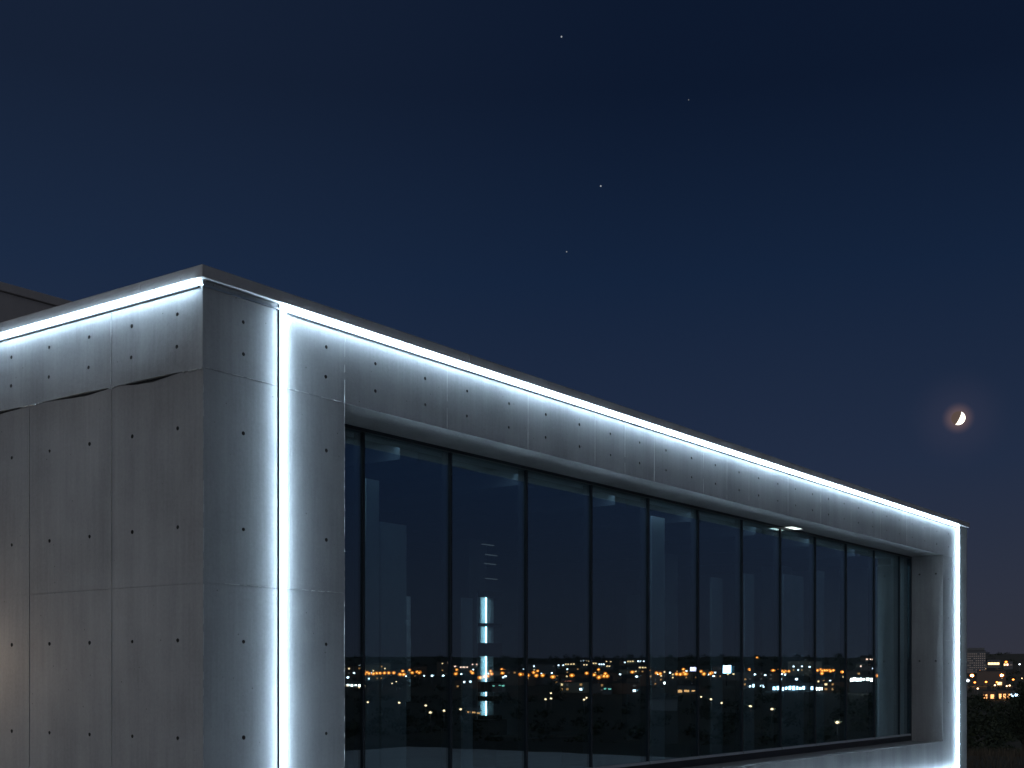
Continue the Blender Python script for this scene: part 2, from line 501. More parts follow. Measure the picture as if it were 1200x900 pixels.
t = empty('display_panel', P(5.05, 2.52, -1.068), R(54.04))
tag(t, 'slim pale upright panel on a dark foot behind the first wide pane', 'panel')
cb_('foot', -0.12, 0.12, -0.12, 0.12, -1.066, -1.03, M['black'])
cb_('post', -0.02, 0.02, 0.02, 0.05, -1.03, -0.262, M['black'])
cb_('board', -0.055, 0.055, -0.005, 0.018, -0.26, 0.92, M['pale'])
SCREENS = [
    (2.71, 2.88, 1.80, 'tall narrow pale screen at the left edge of the first wide pane'),
    (2.91, 3.26, 1.43, 'wider pale screen right of the tall narrow one in the first wide pane'),
    (4.11, 4.27, 0.80, 'short narrow pale screen left of the light column'),
    (7.87, 8.19, 2.0, 'tallest pale screen, reaching almost to the window head in the fifth wide pane'),
    (9.47, 9.79, 1.35, 'narrow pale screen at the right of the sixth wide pane'),
    (10.48, 10.78, 1.47, 'narrow pale screen at the left of the seventh wide pane'),
    (11.78, 12.53, 1.55, 'broad pale screen behind the pane under the soffit lamp'),
    (13.06, 13.34, 1.69, 'narrowest pale screen, in the ninth wide pane'),
]
for x0, x1, z1, lb in SCREENS:
    t = empty('folding_screen', P((x0+x1)/2, 1.0, -1.068), R(54.04)); tag(t, lb, 'screen', 'pale screens behind the glass')
    hw = (x1-x0)/2
    cb_('screen_foot', -hw-0.01, hw+0.01, -0.12, 0.12, -1.066, -1.04, M['black'])
    cb_('screen_panel', -hw, hw, -0.012, 0.012, -1.038, z1, M['scrim'])
t = empty('low_bench', P(6.5, 1.75, -1.068), R(54.04))
tag(t, 'low dark bench with a glossy top in front of the light column', 'bench')
cb_('bench_top', -0.7, 0.9, -0.2, 0.2, -0.70, -0.66, M['inner_floor'])
for sx in (-0.6, 0.75):
    cb_('leg', sx, sx+0.06, -0.16, 0.16, -1.066, -0.702, M['black'])
for k, (x, z) in enumerate(((6.55, 1.62), (6.62, 1.50), (6.6, 1.39), (6.62, 1.21))):
    bm = bmesh.new(); bm_box(bm, -0.11, 0.11, -0.015, 0.015, 0, 0.010)
    b = finish('light_bar', bm, M['slat']); b.location = P(x, 2.52, z); b.rotation_euler = (0, 0, R(54.04))
    tag(b, ['thin dim light bar hanging highest above the light column', 'thin dim light bar hanging second from top above the light column',
            'thin dim light bar hanging third from top above the light column', 'thin dim light bar hanging lowest, just over the light column'][k], 'light bar', 'dim light bars above the light column')

# ---- penthouse on the roof behind the side parapet
Q = empty('roof_block', (-2.1007, 8.6, 0.0), R(54.04))
tag(Q, 'plain brownish concrete block rising behind the side parapet', 'building')
bm = bmesh.new(); bm_box(bm, -3.0, 9.0, 6.0, 10.5, zz(2.552), zz(4.264)); finish('block_wall', bm, M['wing'], Q)
bm = bmesh.new(); bm_box(bm, -3.03, 9.03, 5.97, 10.53, zz(4.272), zz(4.366))
bmesh.ops.bevel(bm, geom=bm.edges[:], offset=0.004, segments=1, affect='EDGES'); finish('block_coping', bm, M['wing'], Q)
bm = bmesh.new(); bm_box(bm, -2.99, 8.99, 6.012, 10.488, zz(4.262), zz(4.274)); finish('shadow_gap', bm, M['grout_shade'], Q)

# ---- small warm lamp on the side wall, just past the left edge of the picture
W = empty('wall_lamp', B.matrix_world @ Vector((0, 3.55, zz(0.14))), R(54.04))
tag(W, 'small dark wall lamp with a warm lens on the shaded side wall', 'wall lamp')
bm = bmesh.new(); bm_box(bm, -0.36, -0.001, -0.05, 0.05, -0.07, 0.07)
bmesh.ops.bevel(bm, geom=bm.edges[:], offset=0.006, segments=2, affect='EDGES'); finish('lamp_body', bm, M['black'], W)
bm = bmesh.new(); bm_box(bm, -0.34, -0.22, -0.056, -0.0505, -0.05, 0.05); finish('lens', bm, M['warm'], W)

# ------------------------------------------------------------------ terrace the building stands on
def paving():
    k = NT('pale_terrace_paving')
    tc = k.n('ShaderNodeTexCoord')
    br = k.n('ShaderNodeTexBrick'); br.offset = 0.5
    for kk, vv in (('Color1', (.54, .54, .53, 1)), ('Color2', (.47, .47, .465, 1)), ('Mortar', (.12, .12, .12, 1)), ('Scale', 1.0), ('Mortar Size', .006), ('Brick Width', 1.2), ('Row Height', .6)):
        br.inputs[kk].default_value = vv
    k.l(tc.outputs['Object'], br.inputs['Vector'])
    b = k.n('ShaderNodeBsdfPrincipled'); b.inputs['Roughness'].default_value = .6
    k.l(br.outputs['Color'], b.inputs['Base Color']); k.l(b.outputs[0], k.out.inputs[0])
    return k.m
bm = bmesh.new()
bm_box(bm, -12.0, LEN+0.02, -12.0, -0.003, -0.5, 0.95)
bm_box(bm, -12.0, -0.003, -0.001, DEEP+3, -0.5, 0.949)
tr = finish('terrace', bm, paving()); tr.matrix_world = B.matrix_world.copy(); tag(tr, kind='structure')

# ------------------------------------------------------------------ terrain
TER = [(0,0),(45,0),(120,-4),(300,-15),(450,-13),(700,-6),(800,-4.2),(1000,-1),(1300,8),(1600,19),(1900,34),(2400,38),(9500,38)]
def terr(r):
    for (a, za), (b, zb) in zip(TER, TER[1:]):
        if r <= b: return za + (zb-za)*(r-a)/(b-a)
    return TER[-1][1]
def polar(az, r, dz=0.0):
    a = R(az); return Vector((r*math.sin(a), r*math.cos(a), terr(r)+dz))
def ground_mat():
    k = NT('dark_grass_and_earth')
    tc = k.n('ShaderNodeTexCoord')
    n1 = k.n('ShaderNodeTexNoise'); n1.inputs['Scale'].default_value = 0.08; n1.inputs['Detail'].default_value = 8
    n2 = k.n('ShaderNodeTexNoise'); n2.inputs['Scale'].default_value = 2.5; n2.inputs['Detail'].default_value = 8
    k.l(tc.outputs['Object'], n1.inputs['Vector']); k.l(tc.outputs['Object'], n2.inputs['Vector'])
    ad = k.n('ShaderNodeMath'); ad.operation = 'MULTIPLY_ADD'; ad.inputs[1].default_value = 0.5
    k.l(n2.outputs['Fac'], ad.inputs[0]); k.l(n1.outputs['Fac'], ad.inputs[2])
    cr = k.n('ShaderNodeValToRGB')
    cr.color_ramp.elements[0].position = 0.5; cr.color_ramp.elements[0].color = (0.022, 0.03, 0.022, 1)
    cr.color_ramp.elements[1].position = 0.95; cr.color_ramp.elements[1].color = (0.075, 0.068, 0.045, 1)
    k.l(ad.outputs[0], cr.inputs[0])
    b = k.n('ShaderNodeBsdfPrincipled'); b.inputs['Roughness'].default_value = 0.9
    k.l(cr.outputs[0], b.inputs['Base Color'])
    bp = k.n('ShaderNodeBump'); bp.inputs['Strength'].default_value = 0.6; bp.inputs['Distance'].default_value = 0.1
    k.l(n2.outputs['Fac'], bp.inputs['Height']); k.l(bp.outputs[0], b.inputs['Normal'])
    k.l(b.outputs[0], k.out.inputs[0])
    return k.m
bm = bmesh.new()
radii = [12,25,45,60,80,100,120,160,200,250,300,370,450,520,600,700,800,900,1000,1150,1300,1450,1600,1750,1900,2100,2400,3500,6000,9500]
NA = 180
c0 = bm.verts.new((0, 0, 0)); ring = None
for r in radii:
    cur = []
    for k in range(NA):
        a = k*2*math.pi/NA
        z = terr(r)
        if r > 1350: z += (r-1350)/550*5.0*noise.noise(Vector((math.sin(a)*6, math.cos(a)*6, r*0.002))) if r < 3000 else 0
        cur.append(bm.verts.new((r*math.sin(a), r*math.cos(a), z)))
    for k in range(NA):
        if ring is None: bm.faces.new((c0, cur[(k+1) % NA], cur[k]))
        else: bm.faces.new((ring[k], ring[(k+1) % NA], cur[(k+1) % NA], cur[k]))
    ring = cur
for f in bm.faces: f.smooth = True
tag(finish('ground', bm, ground_mat()), kind='structure')

# ------------------------------------------------------------------ far city
CITY = {
 'orange': emit('sodium_lamp', (1.0, 0.31, 0.06), 8.0),
 'amber': emit('strong_sodium_lamp', (1.0, 0.50, 0.20), 170.0),
 'white': emit('cool_white_lamp', (0.86, 0.95, 1.0), 14.0),
 'warmwhite': emit('warm_white_lamp', (1.0, 0.62, 0.32), 7.0),
 'win_warm': emit('warm_window', (1.0, 0.62, 0.30), 3.0, 'NONE'),
 'win_pink': emit('rosy_window', (1.0, 0.55, 0.40), 4.0, 'NONE'),
 'win_cool': emit('cool_window', (0.80, 0.92, 1.0), 6.0, 'NONE'),
 'win_amber': emit('amber_window', (1.0, 0.45, 0.16), 0.9, 'NONE'),
 'win_dim': emit('dim_window', (0.9, 0.75, 0.7), 0.10, 'NONE'),
 'shop_blue': emit('blue_white_shopfront', (0.52, 0.78, 1.0), 12.0, 'NONE'),
 'shop_white': emit('white_shopfront', (1.0, 0.93, 0.84), 13.0, 'NONE'),
 'shop_orange': emit('amber_shopfront', (1.0, 0.45, 0.16), 2.2, 'NONE'),
 'red_sign': emit('red_sign_light', (1.0, 0.25, 0.14), 1.8, 'NONE'),
 'green_sign': emit('green_sign_light', (0.35, 1.0, 0.75), 1.3, 'NONE'),
 'screen': emit('blue_white_screen', (0.55, 0.82, 1.0), 9.0, 'NONE'),
 'violet': emit('violet_screen', (0.75, 0.66, 1.0), 5.0, 'NONE'),
}
WALLS = [simple('city_render_brown', (0.17, 0.13, 0.11)), simple('city_render_grey', (0.16, 0.16, 0.17)),
         simple('city_brick', (0.20, 0.12, 0.09)), simple('city_render_cream', (0.28, 0.25, 0.20))]
ROOF = simple('city_roof', (0.05, 0.05, 0.055))
POLE = simple('galvanised_pole', (0.2, 0.2, 0.21), 0.5, 0.6)

def lamp_mesh(name, core, glow, h=10.0, r=0.4, rg_=1.1):
    """pole, arm, wide glowing disc imitating the halo, and the bright lamp in front of it"""
    bm = bmesh.new()
    bm_cyl(bm, (0, 0, -0.5), (0, 0, 1), 0.14, 0.08, h+0.4, 8)
    bm_cyl(bm, (0, 0, h-0.12), (0, -1, 0.08), 0.07, 0.05, 1.0, 6)
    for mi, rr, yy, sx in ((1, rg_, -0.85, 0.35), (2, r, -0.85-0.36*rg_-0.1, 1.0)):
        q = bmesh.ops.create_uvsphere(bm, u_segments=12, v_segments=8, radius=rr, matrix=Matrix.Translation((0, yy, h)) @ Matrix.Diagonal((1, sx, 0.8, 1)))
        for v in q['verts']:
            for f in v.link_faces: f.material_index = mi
    bmesh.ops.recalc_face_normals(bm, faces=bm.faces[:])
    me = bpy.data.meshes.new(name); bm.to_mesh(me); bm.free()
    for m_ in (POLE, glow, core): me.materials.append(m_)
    return me
G = {'o': emit('amber_halo', (1.0, 0.25, 0.03), 1.6, 'NONE'), 'w': emit('white_halo', (0.80, 0.92, 1.0), 0.8, 'NONE'), 'n': emit('pale_halo', (1.0, 0.66, 0.38), 0.8, 'NONE')}  # added glow discs imitate the halo round each lamp core
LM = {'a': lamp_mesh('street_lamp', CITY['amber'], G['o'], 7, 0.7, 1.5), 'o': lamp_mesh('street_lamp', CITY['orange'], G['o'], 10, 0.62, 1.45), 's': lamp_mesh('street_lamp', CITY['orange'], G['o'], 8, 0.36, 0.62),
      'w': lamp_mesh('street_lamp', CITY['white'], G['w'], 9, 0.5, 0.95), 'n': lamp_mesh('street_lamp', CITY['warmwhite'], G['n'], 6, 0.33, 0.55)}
def lamp(az, r, kind, label, group, s=1.0):
    o = link('street_lamp', LM[kind]); o.location = polar(az, r); o.rotation_euler = (0, 0, R(-az))
    return tag(o, label, 'street lamp', group)
ORANGE = [(77.62,854),(77.4,829),(77.27,855),(76.69,854),(76.46,854),(75.94,767),(75.64,855),(75.45,909),(72.27,667),(72.0,703),(71.53,973),(70.82,912),(69.97,734),(69.66,734),(69.12,684),(67.79,805),(67.32,768),(66.97,684),(64.83,908),(64.27,805),(63.3,766),(63.44,1045),(62.7,966),(60.61,1013),(60.46,963),(59.59,992),(59.36,991),(59.04,960),(58.85,958),(57.6,1009),(57.47,1038),(57.31,1010),(57.16,1009),(56.97,954),(54.6,720),(60.55,1607),(57.75,1000),(57.66,1015),(57.40,1000),(57.24,1006),(57.05,1012),(56.88,1005),(57.35,985),(77.1,850),(76.9,858),(66.6,700),(66.75,705),(63.5,780),(63.1,770),(62.4,800),(62.1,815),(64.5,850),(70.4,760),(70.6,752),(72.1,690),(68.3,720),(59.2,975),(55.9,970),(55.6,955),(76.1,772),(75.3,880)]
WHITE = [(78.3,941),(78.55,706),(66.2,842),(60.9,996),(60.2,839),(59.7,797),(58.17,671),(58.91,687),(74.66,766),(74.19,766),(73.69,890),(73.41,892),(72.97,1094),(65.34,734),(62.2,839),(61.89,765)]
NEAR = [(77.03,471),(75.6,464),(74.31,442),(73.89,382),(73.35,396),(72.48,403),(69.04,492),(68.83,500),(68.96,552),(67.28,509),(67.35,493),(61.96,519),(61.47,496),(60.92,468),(58.56,417),(59.56,440),(77.6,665),(78.51,652),(77.97,627),(76.36,693),(76.22,735),(55.07,327)]
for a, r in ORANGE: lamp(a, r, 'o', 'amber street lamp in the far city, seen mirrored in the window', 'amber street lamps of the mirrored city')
rl = random.Random(77)
ORANGE += [(round(rl.uniform(51, 78.5), 2), rl.randint(780, 1060)) for _ in range(46)]
WHITE += [(round(rl.uniform(51, 78.5), 2), rl.randint(740, 1000)) for _ in range(14)]
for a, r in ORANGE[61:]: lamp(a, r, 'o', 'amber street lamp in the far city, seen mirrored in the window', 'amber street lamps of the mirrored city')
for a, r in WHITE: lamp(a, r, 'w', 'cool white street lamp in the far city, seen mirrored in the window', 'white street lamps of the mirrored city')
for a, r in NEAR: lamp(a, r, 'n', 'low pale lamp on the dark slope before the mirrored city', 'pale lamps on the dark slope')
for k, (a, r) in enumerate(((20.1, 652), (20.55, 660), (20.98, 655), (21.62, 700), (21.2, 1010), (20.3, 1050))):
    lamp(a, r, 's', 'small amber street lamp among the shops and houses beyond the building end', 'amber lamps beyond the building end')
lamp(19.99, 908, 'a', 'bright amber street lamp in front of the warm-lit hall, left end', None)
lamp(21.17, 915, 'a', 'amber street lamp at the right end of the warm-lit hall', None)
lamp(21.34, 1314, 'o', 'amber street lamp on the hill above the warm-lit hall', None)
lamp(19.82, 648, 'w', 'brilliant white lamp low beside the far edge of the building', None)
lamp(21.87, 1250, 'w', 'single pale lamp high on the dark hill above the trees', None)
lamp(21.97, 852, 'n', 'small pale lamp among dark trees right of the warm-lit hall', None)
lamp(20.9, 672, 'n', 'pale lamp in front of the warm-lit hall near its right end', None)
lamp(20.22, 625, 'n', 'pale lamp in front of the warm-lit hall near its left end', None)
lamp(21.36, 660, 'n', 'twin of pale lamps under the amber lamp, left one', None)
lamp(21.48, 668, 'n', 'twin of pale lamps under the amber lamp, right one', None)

bm = bmesh.new(); bm_box(bm, -.5, .5, -.5, .5, -.5, .5); bmesh.ops.recalc_face_normals(bm, faces=bm.faces[:])
UNIT = bpy.data.meshes.new('window'); bm.to_mesh(UNIT); bm.free()
WM = {}
def wmesh(m):
    if m.name not in WM:
        me = UNIT.copy(); me.name = 'window'; me.materials.append(m); WM[m.name] = me
    return WM[m.name]
def box_at(name, parent, x, y, z, sx, sy, sz, m):
    o = link(name, wmesh(m), parent); o.location = (x, y, z); o.scale = (sx, sy, sz); return o
def building(az, r, w, d, h, wall_m, label, group=None, turn=0.0, kind='low', dz=0.0, cat='building', name='city_building'):
    b = empty(name, polar(az, r, dz), R(-az+turn))
    tag(b, label, cat, group)
    bm = bmesh.new(); bm_box(bm, -w/2, w/2, 0, d, -3.0, h); finish('wall', bm, wall_m, b)
    bm = bmesh.new()
    if kind == 'gable':
        bm_prism(bm, [(-0.4, h+0.01), (d+0.4, h+0.01), (d/2, h+0.32*d)], lambda p, q, a: (a, p, q), -w/2-0.4, w/2+0.4)
    else:
        bm_box(bm, -w/2-0.15, w/2+0.15, -0.15, d+0.15, h+0.01, h+0.6)
        bm_box(bm, -w*0.18, w*0.12, d*0.3, d*0.6, h+0.61, h+2.4)
    finish('roof', bm, ROOF, b)
    return b
def win_grid(b, w, h, cols, rows, z0, frac, mats, ww=1.5, wh=1.4, rng=random):
    for j in range(rows):
        for i in range(cols):
            if rng.random() < frac:
                m = rng.choice(mats)
                box_at('window', b, -w/2 + w*(i+0.5)/cols, -0.03, z0 + (h-z0)*(j+0.5)/rows, ww, 0.1, wh, m)
rng = random.Random(5)
# --- seen directly beside the far edge of the building
b = building(20.12, 1284, 18.6, 14, 22, WALLS[1], 'tall dark apartment tower with rows of faint windows', dz=-1.0, name='apartment_tower')
win_grid(b, 18.6, 20.5, 10, 9, 1.0, 0.9, [CITY['win_dim']], 1.1, 1.0, rng)
bm = bmesh.new(); bm_box(bm, -9.6, 8.2, -0.4, 10, 22.61, 25.2); finish('top_storey', bm, WALLS[1], b)
b = building(20.75, 931, 18.6, 12, 9.6, WALLS[0], 'long low hall, its plain wall washed by amber street light', name='hall')
box_at('doorway', b, 5.5, -0.03, 1.2, 3.0, 0.1, 2.0, CITY['win_warm'])
b = building(20.86, 1478, 13.5, 8, 8.5, WALLS[1], 'hillside building with one long bright ribbon window', name='hillside_building')
for k in range(4): box_at('window', b, -4.6+2.9*k, -0.03, 4.2, 2.7, 0.1, 2.4, CITY['win_warm'])
b = building(20.45, 1380, 6, 8, 6.5, WALLS[3], 'small hillside house with two lit windows left of the ribbon-windowed building', kind='gable', name='hillside_house')
for x in (-1.4, 1.4): box_at('window', b, x, -0.03, 1.6, 1.6, 0.1, 0.9, CITY['win_warm'])
b = building(21.42, 1420, 9, 8, 8, WALLS[1], 'hillside house with pale blue and amber windows beside the trees', name='hillside_house')
box_at('window', b, -3.3, -0.03, 4.6, 1.6, 0.1, 2.0, CITY['win_warm']); box_at('window', b, -0.7, -0.03, 4.6, 1.6, 0.1, 2.0, CITY['win_pink']); box_at('window', b, 2.8, -0.03, 4.4, 2.6, 0.1, 1.6, CITY['win_dim'])
b = building(20.68, 640, 5.6, 6, 4.2, WALLS[2], 'small amber-lit shop in front of the hall, with two bright openings', name='shop')
for x in (-1.7, 1.3): box_at('window', b, x, -0.03, 1.7, 1.5, 0.1, 2.0, CITY['shop_orange'])
b = building(21.28, 640, 5.6, 6, 4.6, WALLS[2], 'small amber-lit shop with three bright openings below the street lamp', name='shop')
for x in (-1.9, 0, 1.9): box_at('window', b, x, -0.03, 1.8, 1.1, 0.1, 2.3, CITY['shop_orange'])
b = building(21.68, 645, 5.2, 6, 4.4, WALLS[1], 'small shop with a pale blue lit front beside the trees', name='shop')
for x in (-1.5, 1.1): box_at('window', b, x, -0.03, 2.0, 1.9, 0.1, 1.5, CITY['shop_blue'])
# --- shopping strip seen in the window
def strip(az0, az1, r, mat, n, label, h=5.0, wz=1.8, wh=2.2, wall_m=None, fill=0.8):
    azm = (az0+az1)/2; w = abs(az0-az1)*math.pi/180*r
    b = building(azm, r, w, 14, h, wall_m or WALLS[1], label, name='shop_row')
    for k in range(n):
        if rng.random() < 0.88:
            box_at('shop_window', b, -w/2 + w*(k+0.5)/n, -0.03, wz+rng.uniform(-.2, .3), w/n*fill*rng.uniform(.6, 1), 0.1, wh*rng.uniform(.5, 1.05), mat)
    return b
strip(60.57, 59.71, 801, CITY['win_cool'], 6, 'short row of cool-lit shops near the bright screen, mirrored in the window')
strip(59.52, 57.45, 749, CITY['shop_blue'], 14, 'long row of blue-white shopfronts in the mirrored city')
strip(57.38, 55.39, 741, CITY['shop_white'], 14, 'long row of rosy white shopfronts right of the blue ones, mirrored in the window')
strip(55.97, 54.78, 715, CITY['shop_white'], 9, 'bright white upper gallery above the right end of the mirrored shops', h=10, wz=7.6, wh=2.0, fill=1.0)
strip(64.24, 63.01, 524, CITY['shop_orange'], 1, 'low wide amber-lit facade on the dark mirrored slope', h=4.6, wz=1.7, wh=2.4, fill=1.0)
strip(63.36, 62.56, 701, CITY['shop_orange'], 3, 'small amber shop row left of the bright screen in the mirrored city', h=4.5, wz=1.4, wh=1.5)
strip(64.82, 63.94, 888, CITY['shop_white'], 6, 'white pillared shopfront mirrored left of the amber shops', h=5, wz=2, wh=3)
strip(78.75, 78.1, 829, CITY['shop_white'], 4, 'small white shop row mirrored beside the near window edge', h=4.5, wz=1.6, wh=1.4)
strip(72.5, 71.88, 485, CITY['shop_orange'], 3, 'low block added to glow like lamplit road, mirrored below the light column', h=3.2, wz=1.0, wh=.9)  # added block; its glow stands in for a stretch of lamplit road
strip(68.84, 67.98, 735, CITY['red_sign'], 5, 'building with a red lit band mirrored in the third wide pane', h=8, wz=6.0, wh=1.0, fill=1.1)
strip(66.75, 66.35, 684, CITY['green_sign'], 2, 'small shop with a green lit front in the mirrored city', h=4.5, wz=3, wh=1.0)
strip(71.8, 71.2, 713, CITY['green_sign'], 4, 'shop with a pale green lit band mirrored right of the light column', h=5.5, wz=4, wh=.8)
# screen on posts
def screen(az, r, w, h, z, m, label):
    s = empty('advertising_screen', polar(az, r), R(-az)); tag(s, label, 'screen')
    bm = bmesh.new(); bm_box(bm, -w/2-.25, w/2+.25, 0, .5, z-h/2-.25, z+h/2+.25); bm_cyl(bm, (0, .25, -.5), (0, 0, 1), .3, .3, z-h/2+.3, 10)
    finish('housing', bm, M['black'], s)
    bm = bmesh.new(); bm_box(bm, -w/2, w/2, -.06, -.01, z-h/2, z+h/2); finish('display', bm, m, s)
screen(61.45, 882, 5.2, 5.6, 12, CITY['screen'], 'square blue-white lit screen on a post in the mirrored city')
screen(63.0, 1000, 5.4, 3.2, 11, CITY['violet'], 'small violet lit screen on a post left of the blue-white one')
# hillside rows of windows
HILL = [(78.13,1402),(77.85,1365),(77.66,1364),(74.28,1573),(74.05,1528),(73.68,1528),(73.29,1528),(73.10,1528),(74.0,1443),(73.72,1404),(73.41,1404),(69.77,1442),(69.32,1483),(69.1,1527),(68.86,1528),(68.39,1645),(68.16,1645),(68.31,1482),(67.72,1572),(67.43,1526),(67.12,1643),(67.02,1441),(66.49,1611),(66.15,1642),(65.84,1643),(65.5,1642),(65.56,1364),(58.69,1594),(56.02,1682),(55.69,1680),(55.48,1678),(56.07,1417),(55.64,1416),(55.55,1452)]
for i, (a, r) in enumerate(HILL):
    b = building(a, r, 9, 8, 6.5, WALLS[i % 4], 'small hillside house with lit windows above the mirrored city', 'lit houses on the mirrored hillside', turn=R(rng.uniform(-15, 15)), kind='gable', name='hillside_house')
    mt = CITY['win_pink'] if 72.9 < a < 75 or a < 57 else CITY['win_cool'] if rng.random() < .5 else CITY['win_warm']
    for x in (-2.9, 0, 2.9):
        if rng.random() < .75: box_at('window', b, x, -0.03, 4.2, 1.8, .1, 1.5, mt)
# the dim bulk of the city between
k = 0
while k < 64:
    a = rng.uniform(49, 81) if k < 54 else rng.uniform(22.6, 40)
    r = rng.uniform(690, 1280)
    w = rng.uniform(10, 30); h = rng.choice([5, 6, 7, 9, 11, 14])
    if r < 800: h = min(h, 6)
    b = building(a, r, w, rng.uniform(9, 14), h, WALLS[k % 4], 'dim block with a few lit windows in the far city', 'dim blocks of the far city', turn=R(rng.uniform(-25, 25)), kind='gable' if h < 8 and w < 18 else 'low')
    win_grid(b, w, h, max(3, int(w/3.4)), max(1, int(h/3)), 0.6, 0.38, [CITY['win_warm'], CITY['win_amber'], CITY['win_amber'], CITY['win_cool'], CITY['win_dim'], CITY['win_dim']], 1.3, 1.2, rng)
    k += 1

# ------------------------------------------------------------------ vegetation
def leaf_mat(name, a, b_):
    k = NT(name)
    oi = k.n('ShaderNodeNewGeometry')
    cr = k.n('ShaderNodeValToRGB'); cr.color_ramp.elements[0].color = (*a, 1); cr.color_ramp.elements[1].color = (*b_, 1)
    k.l(oi.outputs['Random Per Island'], cr.inputs[0])
    b = k.n('ShaderNodeBsdfPrincipled'); b.inputs['Roughness'].default_value = .7
    k.l(cr.outputs[0], b.inputs['Base Color']); k.l(b.outputs[0], k.out.inputs[0])
    return k.m
LEAF = leaf_mat('dark_leaves', (0.012, 0.022, 0.012), (0.035, 0.045, 0.02))
BARK = simple('bark', (0.06, 0.045, 0.035), .9)
DRY = leaf_mat('dry_grass', (0.05, 0.042, 0.03), (0.13, 0.10, 0.065))
def leaf(bm, c, s, rg):
    n = Vector((rg.uniform(-1, 1), rg.uniform(-1, 1), rg.uniform(-.3, 1))).normalized()
    t = n.orthogonal().normalized(); t.rotate(Matrix.Rotation(rg.uniform(0, 6.28), 3, n)); u = n.cross(t)
    bm.faces.new([bm.verts.new(c + t*s*x + u*s*.55*y) for x, y in ((-1, 0), (0, -1), (1, 0), (0, 1))])
def tree(az, r, h, label, seed):
    rg = random.Random(seed)
    e = empty('leafy_tree', polar(az, r, -.1), rg.uniform(0, 6)); tag(e, label, 'tree')
    bm = bmesh.new()
    bm_cyl(bm, (0, 0, 0), (rg.uniform(-.06, .06), rg.uniform(-.06, .06), 1), .035*h, .016*h, h*.55, 9)
    tips = []
    for k in range(11):
        a = k*2.4 + rg.uniform(-.3, .3); z = h*rg.uniform(.28, .6)
        d = Vector((math.cos(a), math.sin(a), rg.uniform(.35, 1.3))).normalized(); L = h*rg.uniform(.2, .38)
        bm_cyl(bm, (0, 0, z), d, .012*h, .004*h, L, 6); tips.append(Vector((0, 0, z)) + d*L)
    tips += [Vector((rg.uniform(-.1, .1)*h, rg.uniform(-.1, .1)*h, h*rg.uniform(.7, .9))) for k in range(4)]
    finish('trunk', bm, BARK, e)
    bm = bmesh.new()
    for t in tips:
        for k in range(230):
            p = Vector((rg.gauss(0, 1), rg.gauss(0, 1), rg.gauss(0, .8))); leaf(bm, t + p*h*.065, h*rg.uniform(.012, .024), rg)
    finish('crown', bm, LEAF, e, False)
tree(22.3, 150, 8.0, 'dark broad tree right of the warm-lit hall, at the picture edge', 1)
tree(22.9, 165, 11.5, 'taller dark tree just outside the right edge of the view', 2)
tree(22.0, 215, 6.0, 'small dark tree below the far lamps, left of the broad tree', 3)
tree(23.6, 140, 10, 'dark round tree far right beyond the building end', 5)
# woods: one mass on the slope and along the ridge
rg = random.Random(21)
bm = bmesh.new()
def clump(p, s):
    for q in range(int(rg.uniform(60, 85))):
        d = Vector((rg.gauss(0, 1), rg.gauss(0, 1), rg.gauss(0, .8)))
        if d.length > 1.9: continue
        leaf(bm, p + Vector((d.x*s*.55, d.y*s*.55, s*.5 + d.z*s*.38)), s*rg.uniform(.12, .24), rg)
for k in range(900):
    a = rg.uniform(15, 86) if k % 3 else rg.uniform(18, 26); r = rg.uniform(240, 640)
    clump(polar(a, r, -.4), rg.uniform(2.2, 4.2) if r > 330 else rg.uniform(1.5, 2.6))
for k in range(420):
    a = rg.uniform(15, 86); r = rg.uniform(1550, 1950)
    clump(polar(a, r, -1), rg.uniform(4, 7.5))
for k in range(200):
    a = rg.uniform(15, 86); r = rg.uniform(700, 1300)
    clump(polar(a, r, -.5), rg.uniform(3, 5))
tag(finish('woods', bm, LEAF, None, False), 'dark woodland covering the slopes before and above the city', 'woodland', kind='stuff')
bm = bmesh.new()
for k in range(16000):
    a = rg.uniform(15.5, 27); r = 26 + 50*rg.random()**1.3
    p = polar(a, r); h = rg.uniform(.12, .42)*(1.0 if noise.noise(Vector((p.x*.35, p.y*.35, 0))) > -.1 else .45)
    d = Vector((rg.uniform(-1, 1), rg.uniform(-1, 1), 0)); s = Vector((d.y, -d.x, 0)).normalized()*rg.uniform(.006, .014)
    bm.faces.new([bm.verts.new(p - s), bm.verts.new(p + s), bm.verts.new(p + d*h*.35 + Vector((0, 0, h)))])
tag(finish('dry_grass', bm, DRY, None, False), 'rough dry grass at the edge of the plateau beyond the building', 'grass', kind='stuff')

# ------------------------------------------------------------------ sky: world, moon, stars, moonlight
MOON_D = Vector(((1123-600)/1482, 1.0, (795-490)/1482)).normalized()
m = empty('moon', MOON_D*8200 + Vector((0, 0, EYE)))
tag(m, 'bright crescent moon low in the night sky right of the building', 'moon')
back = -MOON_D
rx = Vector((0, 0, 1)).cross(back).normalized(); uz = back.cross(rx).normalized()   # rx: picture right, uz: picture up
ax = (rx*0.90 - uz*0.43).normalized()
sdir = (ax*0.985 - back*0.17).normalized()
rotm = sdir.to_track_quat('Z', 'Y').to_matrix().to_4x4()
moonlit = emit('sunlit_moon', (1.0, 0.90, 0.74), 3.2, 'NONE'); moon_bloom = emit('dark_side_bloom', (0.10, 0.068, 0.058), 1.0, 'NONE')  # brown glow of the dark half imitates bloom from the crescent
def half(sgn, mat, nm):
    bm = bmesh.new(); bmesh.ops.create_uvsphere(bm, u_segments=64, v_segments=32, radius=40.0, matrix=rotm)
    dead = [f for f in bm.faces if f.calc_center_median().dot(sdir)*sgn < 0]
    bmesh.ops.delete(bm, geom=dead, context='FACES'); finish(nm, bm, mat, m, False)
